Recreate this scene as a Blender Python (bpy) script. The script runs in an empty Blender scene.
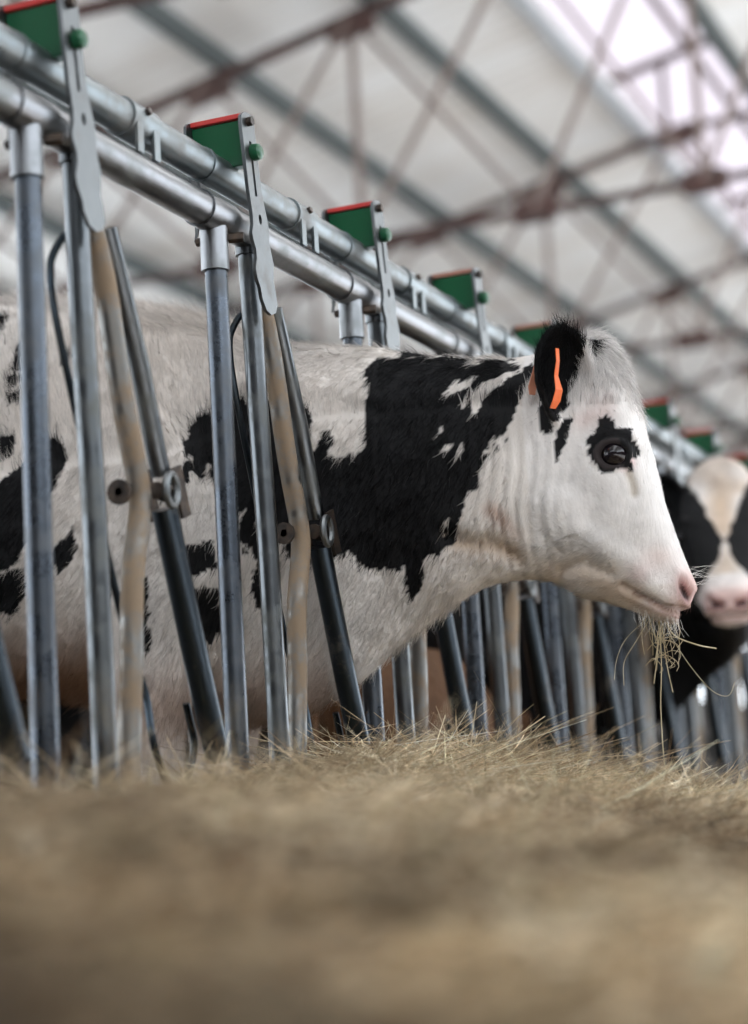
import bpy, bmesh, math, random
import numpy as np
from mathutils import Vector, Matrix

# ------------------------------------------------------------------ camera, world, light, exposure
SC = bpy.context.scene
COL = SC.collection
random.seed(7)
RNG = np.random.default_rng(11)
HERO_FUR = 150000
PITCH, ROLL, YAW = math.radians(8.67), math.radians(-3.38), math.radians(22.28)
right = Vector((math.cos(YAW), math.sin(YAW), 0)); fwdh = Vector((-math.sin(YAW), math.cos(YAW), 0))
fwd = fwdh * math.cos(PITCH) + Vector((0, 0, math.sin(PITCH)))
up = right.cross(fwd)
R2 = right * math.cos(ROLL) + up * math.sin(ROLL); U2 = -right * math.sin(ROLL) + up * math.cos(ROLL)
cd = bpy.data.cameras.new('camera'); cam = bpy.data.objects.new('camera', cd); COL.objects.link(cam)
M = Matrix((R2, U2, -fwd)).transposed().to_4x4(); M.translation = Vector((1.259, 0, .38)); cam.matrix_world = M
cd.sensor_fit = 'HORIZONTAL'; cd.sensor_width = 24; cd.lens = 24 * 2000 / 748
cd.clip_start = .02; cd.clip_end = 300
cd.dof.use_dof = True; cd.dof.focus_distance = 3.02; cd.dof.aperture_fstop = 1.8; cd.dof.aperture_blades = 9
SC.camera = cam
SC.view_settings.view_transform = 'Standard'; SC.view_settings.look = 'None'
SC.view_settings.exposure = -0.28
SC.view_settings.gamma = 1; SC.view_settings.use_curve_mapping = False
w = bpy.data.worlds.new('overcast_sky'); SC.world = w; w.use_nodes = True
wn = w.node_tree.nodes; wl = w.node_tree.links
bg = wn['Background']; bg.inputs['Color'].default_value = (.86, .93, 1, 1); bg.inputs['Strength'].default_value = 5.5
SC.cycles.use_denoising = True
SC.cycles.max_bounces = 8; SC.cycles.diffuse_bounces = 4; SC.cycles.glossy_bounces = 3
SC.cycles.transparent_max_bounces = 8
SC.cycles.sample_clamp_indirect = 6
def area(name, loc, rot, sx, sy, power, col=(1, 1, 1)):
    l = bpy.data.lights.new(name, 'AREA'); l.shape = 'RECTANGLE'; l.size = sx; l.size_y = sy; l.energy = power; l.color = col
    o = bpy.data.objects.new(name, l); o.location = loc; o.rotation_euler = rot; COL.objects.link(o); return o
sd = bpy.data.lights.new('sun', 'SUN'); sd.energy = 25; sd.angle = math.radians(2); sd.color = (.97, .97, 1)
so = bpy.data.objects.new('sun', sd); COL.objects.link(so); so.rotation_euler = Vector((1, -.12, .80)).to_track_quat('Z', 'Y').to_euler()
area('daylight_alley_side', (7.9, 3, 3.9), (0, math.radians(85), 0), 1.8, 22, 45, (.93, .97, 1))
area('added_overhead_fill', (1.9, 3, 6.1), (0, math.radians(10), 0), 1.6, 18, 330, (.95, .97, 1))  # added overhead fill for the hay and calf; the ceiling is closed above it

# ------------------------------------------------------------------ helpers
class MB:
    def __init__(s): s.v = []; s.f = []
    def add(s, vs, fs):
        b = len(s.v); s.v += [tuple(v) for v in vs]; s.f += [tuple(i + b for i in f) for f in fs]; return s
    def box(s, a, b):
        x0, y0, z0 = a; x1, y1, z1 = b
        return s.add([(x0,y0,z0),(x1,y0,z0),(x1,y1,z0),(x0,y1,z0),(x0,y0,z1),(x1,y0,z1),(x1,y1,z1),(x0,y1,z1)],
                     [(0,3,2,1),(4,5,6,7),(0,1,5,4),(1,2,6,5),(2,3,7,6),(3,0,4,7)])
    def beam(s, p, q, w, h, upv=(0, 0, 1)):      # rectangular bar from p to q
        p = Vector(p); q = Vector(q); d = (q - p).normalized(); u = Vector(upv); sd = d.cross(u).normalized(); u = sd.cross(d)
        vs = [c + sd * a * w / 2 + u * b * h / 2 for c in (p, q) for a, b in ((-1,-1),(1,-1),(1,1),(-1,1))]
        return s.add(vs, [(0,3,2,1),(4,5,6,7),(0,1,5,4),(1,2,6,5),(2,3,7,6),(3,0,4,7)])
    def tube(s, pts, r, n=16, caps=True):
        pts = [Vector(p) for p in pts]; m = len(pts); rs = r if isinstance(r, (list, tuple)) else [r] * m
        d0 = (pts[1] - pts[0]).normalized(); ref = Vector((1, 0, 0)) if abs(d0.x) < .8 else Vector((0, 0, 1))
        nrm = (ref - d0 * ref.dot(d0)).normalized(); vs = []
        for i in range(m):
            a = pts[max(i-1, 0)]; b = pts[min(i+1, m-1)]; d = (b - a).normalized()
            nrm = (nrm - d * nrm.dot(d)).normalized(); bi = d.cross(nrm)
            for k in range(n):
                t = 2 * math.pi * k / n; vs.append(pts[i] + (nrm * math.cos(t) + bi * math.sin(t)) * rs[i])
        fs = [(i*n+k, i*n+(k+1) % n, (i+1)*n+(k+1) % n, (i+1)*n+k) for i in range(m-1) for k in range(n)]
        if caps: fs += [tuple(range(n-1, -1, -1)), tuple((m-1)*n+k for k in range(n))]
        return s.add(vs, fs)
    def obj(s, name, m, parent=None, smooth=True, bevel=0):
        me = bpy.data.meshes.new(name); me.from_pydata(s.v, [], s.f); me.validate()
        o = bpy.data.objects.new(name, me); COL.objects.link(o)
        if m: me.materials.append(m)
        fix_normals(me)
        if smooth:
            me.polygons.foreach_set('use_smooth', [True] * len(me.polygons))
            me.set_sharp_from_angle(angle=math.radians(38))
        if bevel:
            b = o.modifiers.new('edge', 'BEVEL'); b.width = bevel; b.segments = 2; b.limit_method = 'ANGLE'
        if parent: o.parent = parent
        return o
def fix_normals(me):
    bm = bmesh.new(); bm.from_mesh(me); bmesh.ops.recalc_face_normals(bm, faces=bm.faces); bm.to_mesh(me); bm.free()
def plate(outer, holes, x0, x1):
    """flat plate cut in the YZ plane with real holes, thickness from x0 to x1"""
    bm = bmesh.new(); es = []
    for loop in [outer] + holes:
        vs = [bm.verts.new((x0, y, z)) for y, z in loop]
        es += [bm.edges.new((vs[i], vs[(i+1) % len(vs)])) for i in range(len(vs))]
    g = bmesh.ops.triangle_fill(bm, use_beauty=True, use_dissolve=False, edges=es)
    fs = [e for e in g['geom'] if isinstance(e, bmesh.types.BMFace)]
    ex = bmesh.ops.extrude_face_region(bm, geom=fs)
    for v in [e for e in ex['geom'] if isinstance(e, bmesh.types.BMVert)]: v.co.x += x1 - x0
    bm.verts.index_update(); mb = MB()
    mb.add([v.co[:] for v in bm.verts], [tuple(v.index for v in f.verts) for f in bm.faces]); bm.free(); return mb
def tag(o, label=None, cat=None, group=None, kind=None):
    if label: o['label'] = label
    if cat: o['category'] = cat
    if group: o['group'] = group
    if kind: o['kind'] = kind
    return o
def empty(name, loc=(0, 0, 0)):
    o = bpy.data.objects.new(name, None); o.location = loc; COL.objects.link(o); o.empty_display_size = .1; return o
def smooth_path(pts, k=6):
    P = [Vector(p) for p in pts]; P = [P[0] * 2 - P[1]] + P + [P[-1] * 2 - P[-2]]; out = []
    for i in range(1, len(P) - 2):
        for j in range(k):
            t = j / k; a, b, c, d = P[i-1:i+3]
            out.append(.5 * ((2*b) + (c-a)*t + (2*a-5*b+4*c-d)*t*t + (3*b-a-3*c+d)*t**3))
    return out + [P[-2]]

# ------------------------------------------------------------------ materials
def mat(name, col, rough=.7, metal=0., noise=None, bump=None, spec=.5):
    """noise = (scale, col2, lo, hi[, stretch]); bump = (scale, strength)"""
    m = bpy.data.materials.new(name); m.use_nodes = True; nt = m.node_tree; b = nt.nodes['Principled BSDF']
    b.inputs['Base Color'].default_value = (*col, 1); b.inputs['Roughness'].default_value = rough
    b.inputs['Metallic'].default_value = metal; b.inputs['Specular IOR Level'].default_value = spec
    tc = nt.nodes.new('ShaderNodeTexCoord')
    if noise:
        mp = nt.nodes.new('ShaderNodeMapping'); nt.links.new(tc.outputs['Object'], mp.inputs['Vector'])
        if len(noise) > 4: mp.inputs['Scale'].default_value = noise[4]
        n = nt.nodes.new('ShaderNodeTexNoise'); n.inputs['Scale'].default_value = noise[0]; n.inputs['Detail'].default_value = 6
        nt.links.new(mp.outputs[0], n.inputs['Vector'])
        r = nt.nodes.new('ShaderNodeValToRGB'); r.color_ramp.elements[0].position = noise[2]; r.color_ramp.elements[1].position = noise[3]
        r.color_ramp.elements[0].color = (*col, 1); r.color_ramp.elements[1].color = (*noise[1], 1)
        nt.links.new(n.outputs['Fac'], r.inputs[0]); nt.links.new(r.outputs[0], b.inputs['Base Color'])
    if bump:
        n = nt.nodes.new('ShaderNodeTexNoise'); n.inputs['Scale'].default_value = bump[0]; n.inputs['Detail'].default_value = 5
        nt.links.new(tc.outputs['Object'], n.inputs['Vector'])
        bp = nt.nodes.new('ShaderNodeBump'); bp.inputs['Strength'].default_value = bump[1]; bp.inputs['Distance'].default_value = .01
        nt.links.new(n.outputs['Fac'], bp.inputs['Height']); nt.links.new(bp.outputs[0], b.inputs['Normal'])
    return m
def dirty_metal(name, base, dirt, lo, hi, rough=.36, scale=14, dirt_metal=.1):
    """galvanised tube: clean metal with patches of dried dirt that are not metallic"""
    m = mat(name, base, rough, 1., None, (90, .03)); nt = m.node_tree; b = nt.nodes['Principled BSDF']
    tc = nt.nodes.new('ShaderNodeTexCoord'); n = nt.nodes.new('ShaderNodeTexNoise'); n.inputs['Scale'].default_value = scale
    n.inputs['Detail'].default_value = 8; n.inputs['Roughness'].default_value = .7
    nt.links.new(tc.outputs['Object'], n.inputs['Vector'])
    r = nt.nodes.new('ShaderNodeMapRange'); r.inputs[1].default_value = lo; r.inputs[2].default_value = hi
    nt.links.new(n.outputs['Fac'], r.inputs[0])
    mx = nt.nodes.new('ShaderNodeMix'); mx.data_type = 'RGBA'; mx.inputs['A'].default_value = (*base, 1); mx.inputs['B'].default_value = (*dirt, 1)
    n2 = nt.nodes.new('ShaderNodeTexNoise'); n2.inputs['Scale'].default_value = 55; n2.inputs['Detail'].default_value = 4
    nt.links.new(tc.outputs['Object'], n2.inputs['Vector'])
    mx2 = nt.nodes.new('ShaderNodeMix'); mx2.data_type = 'RGBA'; mx2.inputs['A'].default_value = (*[c * .88 for c in base], 1); mx2.inputs['B'].default_value = (*[min(1, c * 1.10) for c in base], 1)
    nt.links.new(n2.outputs['Fac'], mx2.inputs['Factor']); nt.links.new(mx2.outputs['Result'], mx.inputs['A'])
    nt.links.new(r.outputs[0], mx.inputs['Factor']); nt.links.new(mx.outputs['Result'], b.inputs['Base Color'])
    inv = nt.nodes.new('ShaderNodeMapRange'); inv.inputs[3].default_value = 1; inv.inputs[4].default_value = dirt_metal
    nt.links.new(r.outputs[0], inv.inputs[0]); nt.links.new(inv.outputs[0], b.inputs['Metallic'])
    ro = nt.nodes.new('ShaderNodeMapRange'); ro.inputs[3].default_value = rough; ro.inputs[4].default_value = .8
    nt.links.new(r.outputs[0], ro.inputs[0]); nt.links.new(ro.outputs[0], b.inputs['Roughness'])
    return m
STEEL = dirty_metal('galvanised_rail', (.21, .215, .225), (.11, .14, .12), .50, 1.0, .31)
POSTM = dirty_metal('galvanised_post', (.070, .080, .095), (.10, .095, .085), .45, 1.05, .27)
FIXM = dirty_metal('galvanised_bar_dirty', (.11, .118, .125), (.08, .08, .062), .48, .85, .28)
BENTM = dirty_metal('galvanised_bar_muddy', (.17, .165, .155), (.20, .145, .095), .42, .56, .40)
UPM = dirty_metal('dull_zinc_rail', (.19, .215, .225), (.18, .165, .15), .50, .82, .36)
DARKM = dirty_metal('dark_painted_bar', (.035, .045, .055), (.12, .10, .075), .56, .78, .30)
PLATEM = dirty_metal('zinc_plate', (.15, .16, .165), (.15, .13, .11), .55, .85, .38)
BOLTM = mat('oxidised_bolt', (.05, .042, .038), .45, .8, (60, (.11, .08, .06), .4, .7))
GREEN = mat('green_plastic', (.003, .070, .026), .30)
RED = mat('red_plastic', (.42, .025, .02), .45)
PEACH = mat('faded_red_plastic', (.30, .13, .09), .5)
YELLOW = mat('yellow_tape', (.70, .52, .04), .5, 0, (30, (.25, .2, .1), .5, .75))
CONC = mat('concrete', (.22, .21, .19), .9, 0, (5, (.13, .12, .10), .35, .7), (30, .4))
ALLEY = mat('pale_concrete_alley', (.52, .51, .50), .85, 0, (2, (.42, .41, .39), .4, .7))
BEDM = mat('dirty_straw_floor', (.10, .075, .05), .95, 0, (6, (.045, .033, .022), .35, .65), (25, .8))
WALLM = mat('dark_boards', (.055, .045, .038), .9, 0, (3, (.03, .026, .022), .4, .7, (1, 8, 1)))
PURL = mat('grey_steel_purlin', (.085, .10, .10), .6, .2)
TRUSM = mat('oxide_red_truss', (.070, .030, .024), .7, 0, (8, (.05, .033, .028), .4, .7))
WEBM = mat('faded_primer_web', (.20, .15, .13), .7)
LGREY = mat('pale_gutter', (.42, .44, .46), .5)
def roof_material():
    m = mat('off_white_roof_sheet', (.8, .79, .77), .7); nt = m.node_tree; b = nt.nodes['Principled BSDF']
    tc = nt.nodes.new('ShaderNodeTexCoord'); mp = nt.nodes.new('ShaderNodeMapping'); mp.inputs['Scale'].default_value = (.5, 1, .5)
    n = nt.nodes.new('ShaderNodeTexNoise'); n.inputs['Scale'].default_value = 1.3; n.inputs['Detail'].default_value = 5
    nt.links.new(tc.outputs['Object'], mp.inputs[0]); nt.links.new(mp.outputs[0], n.inputs['Vector'])
    r = nt.nodes.new('ShaderNodeValToRGB'); r.color_ramp.elements[0].position = .3; r.color_ramp.elements[1].position = .7
    r.color_ramp.elements[0].color = (.74, .70, .65, 1); r.color_ramp.elements[1].color = (.88, .88, .87, 1)
    nt.links.new(n.outputs['Fac'], r.inputs[0]); nt.links.new(r.outputs[0], b.inputs['Base Color']); return m
ROOFM = roof_material()
m = bpy.data.materials.new('translucent_sheet'); m.use_nodes = True; nt = m.node_tree; nt.nodes.remove(nt.nodes['Principled BSDF'])
t = nt.nodes.new('ShaderNodeBsdfTranslucent'); t.inputs[0].default_value = (.175, .155, .165, 1)
nt.links.new(t.outputs[0], nt.nodes['Material Output'].inputs[0]); SKYM = m

# ------------------------------------------------------------------ the barn
def struct(o, label=None): o['kind'] = 'structure'; 
SL = .21567                      # roof pitch
def rz(x): return 5.90 + SL * (x + 3.7)      # underside of the rafters' top chord
RIDGE = 1.0
o = MB().box((-9.3, -8, -.12), (9, 62, 0)).obj('floor', BEDM, smooth=False); o['kind'] = 'structure'
def roof_strip(name, x0, x1, m, off=.22, step=.19, amp=.018):
    mb = MB(); ys = np.arange(-8, 60.01, step / 2); vs = []
    for i, y in enumerate(ys):
        d = amp if i % 2 else 0
        vs += [(x0, y, rz(x0) + off + d), (x1, y, rz(x1) + off + d)]
    n = len(ys); fs = [(2*i, 2*i+1, 2*i+3, 2*i+2) for i in range(n-1)]
    mb.add(vs, fs); return mb.obj(name, m, smooth=False)
def roof_far(name, x0, x1, m):
    return MB().beam(((x0+x1)/2, -8, (rz(x0)+rz(x1))/2 + .22), ((x0+x1)/2, 60, (rz(x0)+rz(x1))/2 + .22), x1-x0, .02, (-SL, 0, 1)).obj(name, m, smooth=False)
o = roof_strip('ceiling', -10.4, -2.78, ROOFM); o['kind'] = 'structure'
o = roof_strip('window_1', -3.5, -.9, SKYM, .80); o['kind'] = 'structure'
for xw in (-3.5, -.9):
    o = MB().box((xw - .01, -8, rz(xw) + .24), (xw + .01, 60, rz(xw) + .79)).obj('window_2' if xw < -3 else 'window_3', SKYM, smooth=False); o['kind'] = 'structure'
o = roof_strip('ceiling', -1.86, RIDGE, ROOFM); o['kind'] = 'structure'
mb = MB(); xr = 8.2; mb.add([(RIDGE, -8, rz(RIDGE) + .22), (xr, -8, rz(RIDGE) + .22 - SL * (xr - RIDGE)), (xr, 60, rz(RIDGE) + .22 - SL * (xr - RIDGE)), (RIDGE, 60, rz(RIDGE) + .22)], [(0, 1, 2, 3)])
o = mb.obj('ceiling', ROOFM, smooth=False); o['kind'] = 'structure'
o = MB().box((-9.3, -8, 0), (-9.15, 13, .5)).box((-9.3, 13, 0), (-9.15, 60, 2.6)).obj('wall_left', WALLM, smooth=False); o['kind'] = 'structure'
o = MB().box((-9.3, 60, 0), (-.5, 60.15, 4.6)).obj('wall_far', WALLM, smooth=False); o['kind'] = 'structure'
o = MB().box((8.2, -8, 0), (8.35, 11, 2.9)).obj('wall_right', WALLM, smooth=False); o['kind'] = 'structure'
o = MB().box((-9.3, -8.15, 0), (8.35, -8, 5.2)).obj('wall_near', WALLM, smooth=False); o['kind'] = 'structure'
o = MB().box((1.3, -8, .0), (8.2, 60, .012)).obj('floor', ALLEY, smooth=False); o['kind'] = 'structure'
# purlins run along the barn, pale gutter at the edge of the skylight
n = 0
for x, wd, hh, m in [(-9.3, .09, .16, PURL), (-8.2, .09, .16, PURL), (-7.05, .09, .16, PURL), (-5.9, .09, .16, PURL), (-4.76, .09, .16, PURL), (-3.6, .09, .16, PURL), (-2.82, .10, .07, LGREY),
                     (-2.05, .05, .06, TRUSM), (-1.82, .12, .18, PURL), (-.6, .09, .16, PURL)]:
    n += 1
    o = MB().beam((x, -8, rz(x) + .13), (x, 59.9, rz(x) + .13), wd, hh, (-SL, 0, 1)).obj('trim_%d' % n, m, smooth=False); o['kind'] = 'structure'
# trusses
NODES = [-9.2, -8.3, -7.16, -6.02, -4.87, -3.74, -2.5, -1.36, -.2, RIDGE]
def truss():
    t = empty('roof_truss')
    MB().beam((NODES[0], 0, rz(NODES[0])), (-2.5, 0, rz(-2.5)), .07, .07).obj('top_chord', TRUSM, t, smooth=False)
    MB().beam((-2.5, 0, rz(-2.5)), (RIDGE, 0, rz(-2.5) + .12), .06, .06).obj('tie_bar', TRUSM, t, smooth=False)
    MB().beam((-3.4, 0, rz(-3.4) + .68), (RIDGE, 0, rz(RIDGE) + .68), .06, .07).obj('lantern_chord', TRUSM, t, smooth=False)
    MB().beam((-2.58, 0, rz(-2.58)), (-2.58, 0, rz(-2.58) + .68), .05, .05, (1, 0, 0)).obj('lantern_post', TRUSM, t, smooth=False)
    MB().beam((-9.2, 0, 4.28), (RIDGE, 0, 4.28), .07, .045).obj('bottom_chord', TRUSM, t, smooth=False)
    for i, x in enumerate(NODES[1:-1]):
        zt = rz(x)
        if x > -7.5:
            if i % 2 == 0 : MB().beam((x, 0, zt), (x, 0, 4.28), .045, .045, (1, 0, 0)).obj('vertical_web', WEBM, t, smooth=False)
            xn = NODES[i + 2]
            MB().beam((x, .03, zt), (xn, .03, 4.28), .035, .035, (0, 1, 0)).obj('diagonal_web', WEBM, t, smooth=False)
            MB().beam((x, -.03, 4.28), (xn, -.03, rz(xn)), .035, .035, (0, 1, 0)).obj('diagonal_web', WEBM, t, smooth=False)
        g = MB(); g.beam((x - .17, 0, zt - .05 - SL*.17), (x + .17, 0, zt - .05 + SL*.17), .09, .17, (-SL, 0, 1)).obj('gusset_plate', TRUSM, t, smooth=False)
        if x > -7.5: MB().beam((x - .14, 0, 4.28), (x + .14, 0, 4.28), .09, .14).obj('gusset_plate', TRUSM, t, smooth=False)
    return t
def copy_tree(o, parent=None):
    c = o.copy(); COL.objects.link(c); c.parent = parent
    for ch in list(o.children): copy_tree(ch, c)
    return c
names = ['nearest reddish brown roof truss, its sloping chord crossing above the nearest green latches',
         'second reddish brown roof truss, its chord crossing above the calf\'s neck and skylight',
         'third reddish roof truss behind the calf\'s ear, well out of focus',
         'blurred roof truss one bay beyond the third, above the calf\'s nose']
T0 = truss(); T0.location = (0, 12.3, 0)
trs = [T0] + [copy_tree(T0) for _ in range(8)]
for i, t in enumerate(trs):
    t.location = (0, 12.3 + 4.35 * i if i < 8 else 7.95, 0); t['kind'] = 'structure'
# kerb that carries the feed fence
o = MB().box((-.13, .15, 0), (.06, 16.5, .30)).obj('trim_11', CONC, smooth=False, bevel=.01); o['kind'] = 'structure'

# ------------------------------------------------------------------ self locking feed fence
K0, K1 = -1, 20
DY = .5
fence = empty('feed_fence', (0, 2.52, .30))
tag(fence, 'galvanised steel self-locking feed fence with green latches running away from the camera', 'fence')
FO = Vector(fence.location)
def fpart(mb, name, m, parent=None, **k):
    o = mb.obj(name, m, None, **k); o.data.transform(Matrix.Translation(-FO)); o.parent = parent or fence
    return o
yA, yZ = 2.52 + DY * (K0 - 1) - .45, 2.52 + DY * (K1 - 1) + .3
ZL, ZU = 1.259, 1.332
fpart(MB().tube([(0, yA, ZL), (0, yZ, ZL)], .0248, 28), 'lower_rail', STEEL)
fpart(MB().tube([(-.006, yA, ZU), (-.006, yZ, ZU)], .0242, 28), 'locking_rail', UPM)
fpart(MB().beam((-.026, yA, 1.294), (-.026, yZ, 1.294), .012, .022), 'sliding_strip', PLATEM, smooth=False)
def rot_outline(pts, c, a):
    ca, sa = math.cos(a), math.sin(a); return [(c[0] + y * ca - z * sa, c[1] + y * sa + z * ca) for y, z in pts]
def lever_outline():
    # local: y across, z down from the top bolt (0) to -0.283
    L = [(-.0125, -.004), (-.011, .006), (-.006, .0115), (0, .013), (.006, .0115), (.011, .006), (.0125, -.004),
         (.0125, -.10), (.0150, -.125), (.0185, -.15), (.0180, -.168), (.0165, -.180), (.0185, -.195), (.0205, -.21), (.0185, -.225), (.0165, -.238),
         (.0185, -.255), (.019, -.272), (.014, -.284), (.005, -.288), (-.004, -.282), (-.010, -.265), (-.011, -.25), (-.0155, -.235), (-.0165, -.222), (-.0120, -.205),
         (-.0115, -.192), (-.0150, -.178), (-.0155, -.168), (-.0115, -.155), (-.0105, -.14), (-.0125, -.10)]
    slot = [(-.0022, -.030), (.0022, -.030), (.0022, -.112), (-.0022, -.112)]
    hole = [(.004 + .0035 * math.cos(t), -.146 + .008 * math.sin(t)) for t in [i * math.pi / 5 for i in range(10)]]
    return [(a * 1.75, b) for a, b in L], [[(a * 1.7 + .001, b) for a, b in slot], [(a * 1.5, b) for a, b in hole]]
LO, LH = lever_outline()
def bay(k, wob):
    d = Vector((0, DY * (k - 1), 0)); far = k > 8; n = 14 if not far else 8
    def P(y, z, x=0): return Vector((x, y, z)) + d
    # upright post with its tee fitting
    fpart(MB().tube([P(2.518, .28), P(2.524, 1.19)], .0165, n), 'upright_post', POSTM)
    tee = MB().tube([P(2.478, ZL), P(2.56, ZL)], .0276, 24)
    tee.tube([P(2.522, 1.175), P(2.522, ZL)], .0205, n)
    tee = fpart(tee, 'tee_fitting', STEEL)
    fpart(MB().tube([P(2.546, 1.228, .012), P(2.552, 1.228, .034)], .0078, 6), 'bolt', BOLTM, tee); fpart(MB().tube([P(2.522, 1.222, -.019), P(2.522, 1.222, -.028)], .0066, 6), 'bolt', BOLTM, tee)
    # straight fixed bar
    f = MB().tube([P(2.634, ZL - .01), P(2.640, 1.02), P(2.652, .78), P(2.660, .28)], .0158, n); f.tube([P(2.634, 1.225), P(2.634, ZL)], .019, n)
    fpart(f, 'fixed_bar', FIXM)
    # bent bar that carries the pivot
    pts = smooth_path([P(2.662, 1.165), P(2.684, 1.130), P(2.707, 1.06), P(2.733, .94), P(2.765, .838), P(2.768, .79), P(2.742, .70), P(2.731, .595), P(2.716, .48), P(2.705, .28)], 5)
    fpart(MB().tube(pts, .0152, n), 'bent_bar', BENTM)
    # swinging neck bar: light upper part, dark lower part
    sw = MB().tube([P(2.698, 1.155, .008), P(2.722, 1.10, .008), P(2.771, .983, .008), P(2.806, .872, .008), P(2.816, .845, .008)], [.0135] * 5, n)
    sw = fpart(sw, 'swinging_neck_bar', FIXM)
    lo = fpart(MB().tube([P(2.818, .80, .010), P(2.830, .765, .010), P(2.889, .602, .010), P(2.940, .470, .010)], .0175, n), 'lower_neck_bar', DARKM, sw)
    lo['label'] = 'dark lower half of the neck bar'
    # pivot: a pair of plates, eye and bolt
    br = MB()
    for x in (-.016, .030):
        br.add(*box_rot(P(2.828, .822, x), .005, .012, .034, math.radians(20)))
    br.tube([P(2.797, .822, .010), P(2.832, .822, .010)], .012, 10)
    br = fpart(br, 'pivot_bracket', BOLTM, sw)
    ey = MB(); ring = [P(2.795 + .015 * math.cos(t) , .82 + .021 * math.sin(t), .034) for t in [i * math.pi / 8 for i in range(17)]]
    ey.tube(ring, .0055, 8, caps=False); fpart(ey, 'pivot_eye', PLATEM, sw)
    fpart(MB().tube([P(2.735, .815, -.012), P(2.741, .815, -.012)], .017, 12).tube([P(2.735, .815, -.012), P(2.80, .815, -.012)], .006, 8), 'pivot_bolt', BOLTM)
    # thin retaining rod that ends in a hook at the bottom
    pts = smooth_path([P(2.644, 1.130, -.012), P(2.641, 1.138, -.02), P(2.626, 1.110, -.03), P(2.617, 1.082, -.03), P(2.626, 1.027, -.03), P(2.683, 0.893, -.035), P(2.777, 0.644, -.035), P(2.816, 0.562, -.03),
                       P(2.814, 0.498, -.02), P(2.839, 0.453, -.02), P(2.869, 0.433, -.02), P(2.911, 0.456, -.02), P(2.926, 0.492, -.018), P(2.917, 0.522, -.018), P(2.907, 0.547, -.018)], 4)
    fpart(MB().tube(pts, .0052, 8), 'hooked_rod', DARKM)
    # latch lever
    c = (2.560 + d.y, 1.405)
    out = rot_outline(LO, c, math.radians(8.2) + wob * .6); hs = [rot_outline(h, c, math.radians(8.2) + wob * .6) for h in LH]
    lv = fpart(plate(out, hs, .040, .0455), 'latch_lever', PLATEM)
    fpart(plate(out[:8] + out[-4:], [hs[0]], -.0505, -.046), 'back_plate', PLATEM, lv)
    by0, by1 = c[0] - .004, c[0] + .022
    fpart(MB().add(*prism_x([(by0, c[1] + .003), (by1, c[1] + .006), (by1 + .004, c[1] - .062), (by0 + .008, c[1] - .064)], -.046, .040)), 'latch_block', GREEN, lv, bevel=.002)
    fpart(MB().add(*prism_x([(by0 - .004, c[1] + .012), (by1, c[1] + .013), (by1, c[1] + .007), (by0 - .004, c[1] + .004)], -.046, .040)), 'latch_indicator', RED if k not in (3, 4) else PEACH, lv, bevel=.0015)
    fpart(MB().tube([(.044, c[0], c[1] - .001), (.054, c[0], c[1] - .001)], .0075, 6), 'lever_bolt', BOLTM, lv)
    fpart(MB().tube([(.045, c[0] + .010, c[1] - .046), (.049, c[0] + .010, c[1] - .046), (.058, c[0] + .010, c[1] - .046), (.061, c[0] + .010, c[1] - .046)], [.011, .013, .012, .008], 14), 'latch_knob', GREEN, lv)
    # coupler saddle on the locking rail, with slotted tabs
    s0 = 2.765 + d.y if k % 2 == 0 else 2.79 + d.y
    sd = MB().tube([(-.006, s0, ZU), (-.006, s0 + .075, ZU)], .0275, 22)
    sd = fpart(sd, 'rail_saddle', UPM)
    for yy in (s0 + .006, s0 + .052):
        fpart(MB().beam((.017, yy + .008, ZU - .005), (.017, yy + .008, ZU - .052), .016, .005, (1, 0, 0)), 'saddle_tab', UPM, sd, smooth=False)
    fpart(MB().tube([(.017, s0 + .036, ZU + .010), (.024, s0 + .036, ZU + .012)], .006, 6), 'saddle_bolt', BOLTM, sd)
    # crimped stop ring beside the lever
    fpart(MB().tube([(-.006, 2.50 + d.y, ZU), (-.006, 2.508 + d.y, ZU)], .0262, 22), 'stop_ring', UPM)
def box_rot(c, wx, wy, wz, a):
    ca, sa = math.cos(a), math.sin(a); vs = []
    for x in (-wx/2, wx/2):
        for y, z in ((-wy, -wz), (wy, -wz), (wy, wz), (-wy, wz)): vs.append((c[0] + x, c[1] + y * ca - z * sa, c[2] + y * sa + z * ca))
    return vs, [(0,3,2,1),(4,5,6,7),(0,1,5,4),(1,2,6,5),(2,3,7,6),(3,0,4,7)]
def prism_x(poly, x0, x1):
    n = len(poly); vs = [(x0, y, z) for y, z in poly] + [(x1, y, z) for y, z in poly]
    return vs, [tuple(range(n-1, -1, -1)), tuple(range(n, 2*n))] + [(i, (i+1) % n, n+(i+1) % n, n+i) for i in range(n)]
for k in range(K0, K1): bay(k, random.uniform(-.03, .03) if k not in (1, 2) else 0)
tp = fpart(MB().tube([(0, 4.035, ZL), (0, 4.075, ZL)], .0268, 24), 'tape_band', YELLOW); tp['label'] = 'yellow tape wound round the lower rail'

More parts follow.
